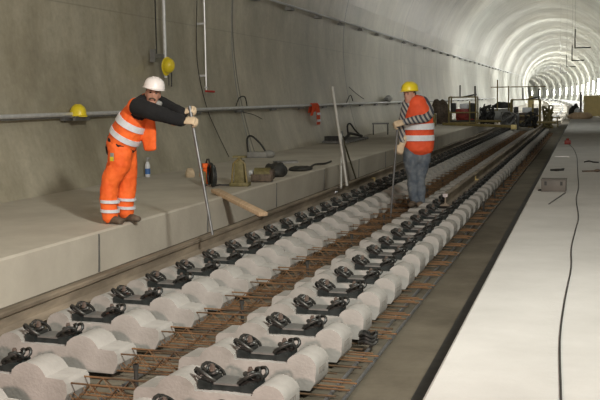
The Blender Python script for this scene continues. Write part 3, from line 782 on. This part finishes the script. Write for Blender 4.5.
p2 = make_person('person', 'man in yellow helmet, red reflective vest and blue trousers standing on the sleepers', B2, dict(
    across=ac2,
    torso=[at(417, 157, Y2), at(417.5, 150, Y2), at(418, 141, Y2), at(418, 128, Y2), at(417, 115, Y2), at(416, 104.5, Y2), at(412.5, 99, Y2)],
    ta=[.14, .16, .155, .165, .185, .19, .09], tb=[.11, .12, .12, .125, .13, .11, .07], waist_i=2,
    arms=[[shL, at(429, 112, Y2), at(425, 118, Y2-.16), at(413, 120, Y2-.28), at(405.5, 122, Y2-.30)],
          [shR, at(405, 113, Y2-.03), at(402.5, 125, Y2-.02), at(402, 134, Y2-.10), at(402, 142, Y2-.16)]],
    sl_r=[.080, .072, .062, .055, .048],
    legs=[legR, legL], leg_r=[.105, .105, .085, .08, .075], leg_r2=[.12, .12, .09, .085, .08],
    feet=[(gp(417, 205, Y2+.03, .012), gp(411, 209, Y2-.16, .012)), (gp(421.5, 203, Y2+.12, .012), gp(419, 207, Y2-.10, .012))]),
    dict(trousers=M['jeans'], shirt=striped, shirt_m=True, vest=M['redvest'], shoe=M['shoe']),
    at(409.5, 95, Y2-.06), V(-.40, -.9, .02), V(.0, .05, 1), M['yellow'], False,
    dict(range=(2, 6), pts=[at(419, 146, Y2), at(419, 136, Y2), at(419, 125, Y2), at(418, 114, Y2), at(416.5, 105, Y2)], a=[.215, .21, .205, .195, .15], b=[.17, .175, .185, .20, .17], cap=0,
         bands=[(.16, .28), (.42, .54)]),
    [dict(w=at(403.5, 122.5, Y2-.30), d=at(396, 124, Y2-.33)-at(403, 122.5, Y2-.30), n=V(.1, .7, -.7), s=-1, g=.55),
     dict(w=at(402, 145, Y2-.18), d=at(399.5, 152, Y2-.24)-at(402, 145, Y2-.18), n=V(-.5, .75, .1), s=-1, g=.5)])
a_ = at(398, 121, Y2-.30); c_ = at(391, 212, Y2-.30)
tt = (ZS+.01-a_.z)/(c_.z-a_.z); c_ = a_+(c_-a_)*tt
rod_between('crowbar', c_, a_, .016, M['bar'], 'thin iron bar held upright by the man in the yellow helmet', 'crowbar')

# ------------------------------------------------------------------ tripod and things on the left bench
t = thing('tripod', 'three-legged stand of thin pale poles leaning over the left rail joint', 'tripod', (-1.9, 17.2, ZS))
TB = Vector((-1.9, 17.2, ZS)); apex = at(341, 133, 17.6)
def atz(px, py, z):
    d = fw+(px-300)/995.9*rt-(py-200)/995.9*up; return Vector((CU, 0, H))+d*((z-H)/d.z)
tf1 = at(341.5, 186, 17.0); tf2 = at(349, 183, 17.4); tf3 = at(356, 176, 17.8)
def leg(a, c, r, m='scaff'):
    b = MB(); b.tube([Vector(a)-TB, Vector(c)-TB], r, 8); o = b.build('leg', M[m], t)
top = at(332.5, 87, 17.3)
leg(atz(347, 186, RZ+.172), top, .024)
f1 = atz(341, 188, RZ+.172); leg(f1, apex, .020)
f2 = atz(350, 184, ZS+.001); leg(f2, apex, .022)
f3 = atz(356, 179, ZS+.001); leg(f3, apex, .017, 'olive')
b = MB(); b.cyl(apex-TB-V(.03, 0, 0), apex-TB+V(.03, 0, 0), .04, 10); b.build('clamp', M['tray'], t)

def solid_thing(b, name, m, loc, label, cat, rz=0, bev=None):
    o = b.build(name, m, loc=loc); o.rotation_euler = (0, 0, rz); tag(o, label, cat)
    if bev: bevel(o, bev)
    return o
pa = V(-2.42, 13.14, .288); pz = V(-1.40, 12.19, .074)
b = MB(); d = pz-pa; L_ = d.length; rot = d.to_track_quat('Y', 'Z').to_matrix(); b.box(d/2, (.13, L_, .05), rot)
tag(bevel(b.build('plank', M['wood'], loc=pa), .005), 'rough pale timber plank lying from the left bench down to the rail', 'plank')
# rail saw
t = thing('rail_saw', 'orange petrol cut-off saw with black wheel standing on the left bench', 'saw', (-3.0, 14.4, ZB), -.95)
b = MB(); b.cyl((.16, .02, .17), (.16, .05, .17), .17, 28); b.build('cutting_disc', M['dark'], t)
b = MB(); b.tube([(.16+.18*math.cos(a), .0, .18+.18*math.sin(a)) for a in [i*PI/14 for i in range(-4, 19)]], .022, 8); b.build('wheel_guard', M['black'], t)
b = MB(); b.ell((-.10, .02, .22), (.10, .09, .10), 14, 8); b.box((-.06, -.02, .32), (.10, .12, .07)); b.box((-.12, 0, .1), (.14, .14, .14)); bevel(b.build('motor_housing', M['orange'], t), .01)
b = MB(); b.box((-.05, -.07, .14), (.16, .04, .18)); b.cyl((-.02, -.08, .2), (-.02, -.11, .2), .05, 14); b.build('engine_cover', M['olive'], t)
b = MB(); b.tube([(-.16, 0, .3), (-.08, 0, .41), (.04, 0, .42), (.1, 0, .34)], .014, 8); b.tube([(.0, -.05, .0), (-.02, -.05, .2)], .016, 6); b.tube([(.0, .05, .0), (-.02, .05, .2)], .016, 6); b.build('handle', M['dark'], t)
# jack
t = thing('rail_jack', 'olive upright jack with narrow top standing right of the orange saw', 'jack', (-2.52, 14.5, ZB), .1)
b = MB(); b.box((0, 0, .03), (.30, .2, .06)); b.box((0, 0, .22), (.17, .15, .36), taper=.75); bevel(b.build('jack_body', M['olive'], t), .008)
b = MB(); b.tube([(-.12, -.05, .06), (-.09, -.05, .35), (.0, -.05, .43), (.09, -.05, .35), (.12, -.05, .06)], .016, 8); b.build('guard_frame', M['yframe'], t)
b = MB(); b.cyl((0, 0, .38), (0, 0, .45), .035, 12); b.box((0, 0, .455), (.2, .09, .03)); b.build('lifting_head', M['olive'], t)
b = MB(); b.tube([(-.16, -.05, .02), (-.3, -.12, .03), (-.36, -.1, .02)], .013, 6); b.build('handle', M['dark'], t)
t = thing('motor_unit', 'brown and grey motor unit lying beside the olive jack', 'machine', (-2.42, 15.3, ZB), .15)
b = MB(); b.cyl((-.12, 0, .12), (.14, 0, .12), .11, 16); b.build('motor', M['olive'], t)
b = MB(); b.box((0, -.02, .07), (.34, .2, .12)); b.box((.16, 0, .12), (.06, .2, .16)); bevel(b.build('housing', M['shoe'], t), .01)
b = MB(); b.cyl((-.14, -.05, .15), (-.20, -.05, .15), .05, 12); b.build('coupling', M['galv'], t)
def lump(name, loc, r, m, label, cat, rz=0, seed=1, n=18, k=10):
    rnd = random.Random(seed); b = MB(); b.ell((0, 0, r[2]*.55), r, n, k)
    ph = [rnd.uniform(0, 6) for _ in range(6)]
    for i, p in enumerate(b.v):
        f = 1+.13*math.sin(p.x/r[0]*3+ph[0])+.12*math.sin(p.y/r[1]*4+ph[1]+p.x/r[0]*2)
        b.v[i] = Vector((p.x*f, p.y*f, max(0, p.z*(1+.18*math.sin(p.x/r[0]*5+ph[2])*math.cos(p.y/r[1]*4+ph[3])))))
    o = b.build(name, m, loc=loc, smooth=60); o.rotation_euler = (0, 0, rz); return tag(o, label, cat)
lump('tool_bag', (-2.55, 16.5, ZB), (.22, .34, .15), M['dark'], 'black soft tool bag lying beyond the motor unit', 'bag', .2, 3)
lump('black_cloth', (-2.5, 17.9, ZB), (.2, .38, .05), M['dark'], 'flat black cloth on the bench right of the tool bag', 'cloth', .2, 5)
wire('black_strap', [(-2.46, 18.4, ZB+.02), (-2.5, 18.9, ZB+.04), (-2.45, 19.5, ZB+.02), (-2.5, 20.2, ZB+.02)], .02, M['dark'], 'black strap trailing from the cloth towards the tripod', 'strap')
lump('glove', (-4.0, 16.1, ZB), (.09, .07, .10), M['glove'], 'pale crumpled glove on the bench left of the orange saw', 'glove', 0, 8)
lump('stone', (-3.82, 16.2, ZB), (.05, .05, .06), M['wood'], 'small brown lump right of the crumpled glove', 'stone', 0, 9)
lump('paper_cup', (-2.98, 11.35, ZB), (.06, .045, .03), M['grey'], 'small crumpled grey cup on the bench right of the orange trousers', 'cup', 0, 10)
# bottle by the wall
bp_ = V(-4.8, 16.1, ZB); t = thing('bottle', 'white spray bottle with blue label standing against the wall behind the first man', 'bottle', bp_)
b = MB(); b.tube([(0, 0, 0), (0, 0, .01), (0, 0, .20), (0, 0, .24), (0, 0, .27)], [.04, .045, .045, .035, .018], 14); b.build('bottle_body', M['reflect'], t)
b = MB(); b.cyl((0, 0, .05), (0, 0, .15), .047, 14); b.build('label', M['blue'], t)
b = MB(); b.cyl((0, 0, .27), (0, 0, .33), .022, 10); b.box((.02, 0, .33), (.08, .03, .03)); b.build('nozzle', M['grey'], t)
# box with handle near wall
t = thing('hand_lamp', 'small pale box with a tall dark bent handle at the foot of the wall', 'lamp', (-4.65, 21.7, ZB), .1)
b = MB(); b.box((.05, 0, .07), (.45, .3, .13)); b.ell((.3, 0, .08), (.15, .12, .09)); bevel(b.build('box', M['grey'], t), .015)
b = MB(); b.tube(smooth_pts([(-.18, 0, .1), (-.2, 0, .42), (-.1, 0, .50), (.1, 0, .33), (.22, 0, .15)], 4), .022, 8); b.build('handle', M['dark'], t)
# clutter behind the tripod
t = thing('steel_grating', 'dark flat grating and tools lying by the wall behind the tripod', 'grating', (-4.4, 29.6, ZB), 0)
b = MB()
for k in range(7): b.box((-.35+.12*k, .1, .08), (.03, 2.9, .05))
for k in range(9): b.box((0, -1.3+.35*k, .05), (.8, .04, .05))
b.build('grid', M['tray'], t)
b = MB(); b.box((-.1, -1.0, .16), (.5, .4, .12)); b.tube([(.2, -1.1, .1), (.1, .2, .26), (.25, 1.2, .14)], .04, 8); b.build('tools', M['dark'], t)
wire('bent_iron', [(-4.75, 31.6, ZB+.02), (-4.8, 31.6, ZB+.42), (-4.7, 31.6, ZB+.50), (-4.6, 31.8, ZB+.3), (-4.35, 31.9, ZB+.02)], .03, M['dark'], 'bent dark iron hoop leaning at the wall behind the tripod', 'hoop')
t = thing('stool', 'small dark frame stool on the bench by the far wall', 'stool', (-4.5, 35.6, ZB), .2)
b = MB(); b.box((0, 0, .40), (.6, .5, .05)); b.build('seat', M['tray'], t)
for x in (-.26, .26):
    for y in (-.2, .2):
        b = MB(); b.cyl((x, y, 0), (x, y, .4), .022, 8); b.build('leg', M['tray'], t)
t = MB(); t.box((0, 0, .02), (.5, .3, .04)); o = solid_thing(t, 'timber_offcut', M['tray'], (-3.4, 19.9, ZB), 'thin dark offcut lying flat on the bench before the tripod', 'offcut', .4)
# power unit case beside the second worker, yellow
t = thing('equipment_case', 'small yellow case on the bench right of the striped sleeve', 'case', (-4.3, 45.5, ZB), 0)
b = MB(); b.box((0, 0, .3), (.8, .6, .56)); bevel(b.build('case_body', M['yframe'], t), .03)
b = MB(); b.tube([(-.2, -.2, .56), (-.15, -.2, .7), (.15, -.2, .7), (.2, -.2, .56)], .03, 6); b.build('handle', M['dark'], t)
rnd = random.Random(4)
for (cx, cy, cz, rx, rz_, n_, m_, lb) in ((-1.85, 48.2, ZB, .34, .5, 7, 'dark', 'dark tangle of hoses standing right of the red engine machine'), (-.72, 46.9, ZS, .42, .5, 9, 'tray', 'grey tangle of hoses and rods in the middle between the machines'), (.95, 48.4, -.0, .25, .55, 7, 'olive', 'olive tangle of hoses at the right of the second machine'), (.15, 46.6, .12, .38, .35, 6, 'dark', 'dark tangle of hoses in front of the second machine')):
    b = MB()
    for q in range(n_):
        P = [(rnd.uniform(-rx, rx), rnd.uniform(-.3, .3), .04)]+[(rnd.uniform(-rx, rx), rnd.uniform(-.3, .3), rnd.uniform(.1, 2*rz_)) for _ in range(4)]+[(rnd.uniform(-rx, rx), rnd.uniform(-.3, .3), .04)]
        b.tube(smooth_pts(P, 5), rnd.uniform(.025, .05), 6)
    tag(b.build('hose_tangle', M[m_], loc=(cx, cy, cz), smooth=60), lb, 'hoses')
lump('tarpaulin', (-4.2, 49.5, ZB), (.5, .5, .75), M['shoe'], 'dark slumped tarpaulin against the wall left of the red engine', 'tarpaulin', 0, 12)

# ------------------------------------------------------------------ the yellow machines across the track
def power_unit(base, label, m_frame, m_engine, sc=1.0, rz=0):
    t = thing('power_unit', label, 'machine', base, rz)
    b = MB(); w, h, d = .62*sc, 1.3*sc, .45*sc
    for x in (-w, w):
        b.tube(smooth_pts([(x, -d, .05), (x, -d, h*.9), (x*.93, -d, h), (x*.93, d, h), (x, d, h*.9), (x, d, .05)], 3), .035, 8)
    for z in (.12, h*.45, h): b.cyl((-w, -d, z), (w, -d, z), .03, 8); b.cyl((-w, d, z), (w, d, z), .03, 8)
    b.cyl((w*.55, -d, .1), (w*.55, -d, h*.85), .03, 8)
    b.build('frame', m_frame, t)
    b = MB(); b.box((-.02, 0, .52), (.62, .5, .46)); b.cyl((-.02, -.25, .52), (-.02, -.36, .52), .21, 20); b.box((.1, 0, .28), (.8, .5, .1)); bevel(b.build('engine', m_engine, t), .03)
    b = MB(); b.box((.06, -.02, .88), (.42, .42, .24)); bevel(b.build('fuel_tank', M['reflect'], t), .04)
    b = MB(); b.box((-.45, 0, .82), (.22, .4, .42)); b.box((.46, 0, .62), (.24, .5, .7)); b.box((0, 0, .17), (1.1, .7, .1)); bevel(b.build('radiator', M['dark'], t), .02)
    for x in (-.5, .5):
        b = MB(); b.cyl((x*.95, -.42, .12), (x*.95, -.34, .12), .11, 16); b.build('wheel', M['dark'], t)
    b = MB(); b.cyl((-.1*sc, -d, h), (-.1*sc, -d, h+.55), .035, 8); b.build('post', M['tray'], t); b = MB(); b.cyl((w*.95, -d, h), (w*.95, -d, h+.5), .045, 8); b.build('post', M['tray'], t)
    b = MB(); b.box((.3, 0, h+.06), (.6, .5, .06), Euler((0, -.2, 0)).to_matrix()); b.build('cover_plate', M['dark'], t)
    return t
power_unit((-2.85, 47.2, ZB), 'yellow framed machine with red engine on the left end of the lifting beam', M['yframe'], M['red'])
power_unit((-.05, 48.2, .0), 'darker yellow framed machine with red engine standing over the track', M['yframe'], M['shoe'], 1.05)
def beam(a, c, r, m, label, cat='beam'):
    a, c = Vector(a), Vector(c); b = MB(); d = c-a; b.box(d/2, (r[0], d.length, r[1]), d.to_track_quat('Y', 'Z').to_matrix()); return tag(bevel(b.build('lifting_beam', m, loc=a), .01), label, cat)
beam((-3.6, 45.6, ZB+.10), (-.45, 44.6, .22), (.14, .12), M['yframe'], 'long yellow beam lying across the track in front of both machines')
beam((-2.2, 47.7, .40), (1.35, 47.4, .30), (.12, .10), M['yframe'], 'shorter dark yellow beam across the track under the right hand machine')
t = thing('support_block', 'square yellow foot block at the right end of the long beam', 'block', (-.35, 44.5, .115))
b = MB(); b.box((0, 0, .08), (.24, .24, .2)); bevel(b.build('block', M['ycab'], t), .01)
t = thing('pipe_rack', 'yellow tube rack with upright bars between the two machines', 'rack', (-1.45, 49.0, ZB))
b = MB(); b.cyl((-1.0, 0, .15), (.9, 0, .15), .03, 8); b.cyl((-.3, .0, 1.75), (2.3, 0, 1.75), .022, 8)
for x, h in ((-.62, .5), (-.42, .62), (-.3, .62), (-.18, .62), (.05, .62)): b.tube(smooth_pts([(x, 0, 0), (x, 0, h*.85), (x-.08, 0, h), (x-.25, 0, h)], 3), .026, 6)
for x, h in ((.02, 2.1), (.55, 1.8)): b.cyl((x, 0, 0), (x, 0, h), .03, 8)
b.build('rack_frame', M['yframe'], t)
b = MB(); b.cyl((-1.2, 0, .0), (-1.15, 0, 1.0), .16, 10, r2=.12); b.cyl((-1.2, .3, 0), (-1.2, .3, .8), .2, 10); b.build('hose_bundle', M['dark'], t)
b = MB(); b.cyl((-.85, .2, .38), (.7, .2, .38), .33, 18); b.build('tank', M['grey'], t)
lump('hose_pile', (-1.2, 49.2, ZB+.73), (.45, .25, .2), M['dark'], 'dark pile of hoses on top of the grey tank between machines', 'hoses', 0, 14)
t = thing('gas_cylinder', 'tall dull orange cylinder behind the right hand machine', 'cylinder', (.12, 49.6, .0))
b = MB(); b.tube([(0, 0, 0), (0, 0, 1.35), (0, 0, 1.5), (0, 0, 1.56)], [.14, .14, .08, .04], 14); b.build('tank', M['ycab'], t)
b = MB(); b.cyl((0, 0, 1.55), (0, 0, 1.72), .04, 8); b.build('valve', M['galv'], t)
t = thing('work_trestle', 'low yellow frame at the right end of the machines', 'trestle', (.98, 50.2, .0))
b = MB(); b.cyl((-.3, 0, .5), (.5, 0, .45), .035, 8)
for x in (-.25, .05, .4): b.cyl((x, -.1, 0), (x*.9, 0, .7 if x == .05 else .5), .03, 8)
b.build('trestle_frame', M['yframe'], t)

# right walkway end: cabinet, posts, clutter
t = thing('switch_cabinet', 'pale yellow cabinet at the far end of the right walkway', 'cabinet', (3.05, 59, ZR))
b = MB(); b.box((0, 0, .62), (.95, .5, 1.15)); bevel(b.build('cabinet_body', M['ycab'], t), .02)
b = MB(); b.box((0, -.26, .62), (.84, .02, 1.02)); b.box((.33, -.28, .65), (.03, .03, .14)); b.build('door', M['ycab'], t)
for x in (-.42, .42):
    b = MB(); b.box((x, 0, .03), (.08, .4, .08)); b.build('foot', M['dark'], t)
t = thing('post', 'thin brown post standing left of the pale yellow cabinet', 'post', (2.42, 58.5, ZR))
b = MB(); b.cyl((0, 0, 0), (0, 0, 1.35), .055, 10); b.box((0, 0, .02), (.3, .3, .04)); b.box((0, 0, 1.37), (.14, .14, .05)); b.build('shaft', M['shoe'], t)
t = thing('post', 'thin brown post standing right of the pale yellow cabinet', 'post', (3.75, 58.5, ZR))
b = MB(); b.cyl((0, 0, 0), (0, 0, 1.7), .05, 10); b.box((0, 0, .02), (.3, .3, .04)); b.box((0, 0, 1.70), (.14, .14, .05)); b.build('shaft', M['shoe'], t)
t = thing('canister', 'small white canister in front of the pale yellow cabinet', 'canister', (2.25, 56, ZR))
b = MB(); b.tube([(0, 0, 0), (0, 0, .42), (0, 0, .5), (0, 0, .56)], [.17, .17, .1, .05], 12); b.build('can', M['reflect'], t)
b = MB(); b.tube([(-.08, 0, .5), (0, 0, .62), (.08, 0, .5)], .02, 6); b.build('handle', M['dark'], t)
lump('stone_heap', (2.0+.4, 54.5, ZR), (.55, .4, .22), M['wood'], 'pale rubble heap at the far corner of the right walkway', 'rubble', 0, 20)
lump('tool_heap', (1.55+.55, 57.5, ZR), (.35, .35, .45), M['dark'], 'dark heap of tools left of the canister', 'tools', 0, 21)

# things on the right walkway
t = thing('tool_box', 'dark grey low box standing on the right walkway', 'box', (2.21, 13.45, ZR), -.03)
b = MB(); b.box((0, 0, .075), (.31, .24, .15)); bevel(b.build('box_body', M['box'], t), .006)
b = MB(); b.box((0, 0, .156), (.32, .25, .012)); b.build('lid', M['box'], t)
b = MB()
for x in (-.1, .1): b.box((x, -.122, .11), (.03, .012, .05))
b.build('latches', M['dark'], t)
rod_between('small_stick', (2.01, 13.42, ZR+.012), (2.06, 13.5, ZR+.012), .011, M['dark'], 'short dark stub at the left foot of the low dark box', 'stick', n=6)
rod_between('iron_rod', (2.20, 11.75, ZR+.008), (2.36, 13.15, ZR+.008), .008, M['bar'], 'short thin iron rod lying in front of the low dark box', 'rod', n=6)
rod_between('pale_rod', (2.02, 20.9, ZR+.01), (2.30, 20.9, ZR+.01), .011, M['galv'], 'short pale rod lying crosswise beyond the low dark box', 'rod', n=6)
b = MB(); b.box((0, 0, .015), (.13, .2, .03), Euler((0, 0, -.6)).to_matrix()); b.box((.05, .1, .02), (.03, .22, .02), Euler((0, 0, -.5)).to_matrix()); solid_thing(b, 'hand_tool', M['dark'], (2.16, 17.1, ZR), 'small dark hand tool lying behind the low dark box', 'tool')
b = MB(); b.box((0, 0, .012), (.05, .22, .022), Euler((0, 0, -1.2)).to_matrix()); b.ell((.13, -.03, .025), (.05, .05, .025)); solid_thing(b, 'hammer', M['shoe'], (2.67, 16.9, ZR), 'brown hammer lying near the right edge of the walkway', 'hammer')
wire('short_hose', [(2.6, 19.2, ZR+.012), (2.68, 19.5, ZR+.012), (2.75, 19.2, ZR+.012), (2.85, 19.1, ZR+.012)], .012, M['dark'], 'short curled dark hose on the walkway beyond the hammer', 'hose')
b = MB(); b.box((0, 0, .05), (.16, .2, .10)); b.cyl((0, 0, .1), (0, 0, .15), .04, 8); solid_thing(b, 'junction_box', M['red'], (2.19, 26.4, ZR), 'small dull red junction box on the cable, far along the walkway', 'box', 0, .01)
cab = [(2.60, 1.5), (2.52, 3.2), (2.497, 4.15), (2.47, 5.2), (2.477, 6.24), (2.50, 7.4), (2.49, 8.4), (2.515, 9.55), (2.535, 10.6), (2.50, 12.4), (2.52, 14), (2.50, 16), (2.48, 18.5), (2.45, 21), (2.36, 24), (2.22, 26.3)]
wire('cable', [(u, s, ZR+.007) for u, s in cab], .0055, M['dark'], 'thin black cable snaking along the middle of the right walkway', 'cable', n=6)

# hanging brackets under the vault on the right
for k, (y, px_, py_) in enumerate(((36, 575, 48.5), (46, 572, 61), (60, 566.5, 67), (80, 561, 73))):
    q_ = at(px_, py_, y); u, z0 = q_.x, q_.z
    zt = 3.38+math.sqrt(5.42**2-(u)**2)
    t = thing('hanging_bracket', ['nearest dark L-shaped bracket hanging from the vault', 'second dark L-shaped bracket hanging from the vault', 'third dark L-shaped bracket, smaller, hanging deep in the tunnel', 'farthest dark L-shaped bracket hanging deep in the tunnel'][k], 'bracket', path(y, u, z0), 0, 'brackets hanging from the vault')
    b = MB(); b.cyl((0, 0, 0), (0, 0, .68), .02, 8); b.cyl((0, 0, .66), (0, 0, zt-z0), .003, 5); b.build('rod', M['dark'], t)
    b = MB(); b.cyl((0, 0, .02), (.52, 0, .02), .02, 8); b.build('arm', M['dark'], t)

# ------------------------------------------------------------------ glowing panels for floodlit patches of the right wall, and the far tunnel lights
patchmesh = None
for k, s in enumerate([64, 80, 96, 112, 130, 150, 172, 196, 222, 250, 282, 316, 352, 392, 436, 486]):
    p = path(s, 5.02, 2.55)
    hd = (s-60)/3500
    t = thing('lit_wall_patch', 'glowing panel for a floodlit patch of the right hand tunnel wall, deep in the curve', 'lamp', p, hd, 'glowing panels for lit patches on the right wall')
    if patchmesh is None:
        b = MB(); b.box((0, 0, 0), (.10, 2.6, 1.9)); l1 = b.build('tube', M['lamp'], t)  # glowing sheet in place of a floodlit patch of wall
        b = MB(); b.box((.08, 0, 0), (.08, 2.7, 2.0)); l2 = b.build('housing', M['grey'], t); patchmesh = (l1, l2)  # plain backing added behind the glowing sheet
    else:
        for q in patchmesh: c = q.copy(); COL.objects.link(c); c.parent = t
    area('tunnel_light', path(s, 1.2, 5.4), path(s+6, -1, 1.0), 1.6, 520 if s < 90 else 1200 if s < 160 else 3000, (.95, .98, 1), 2.0)
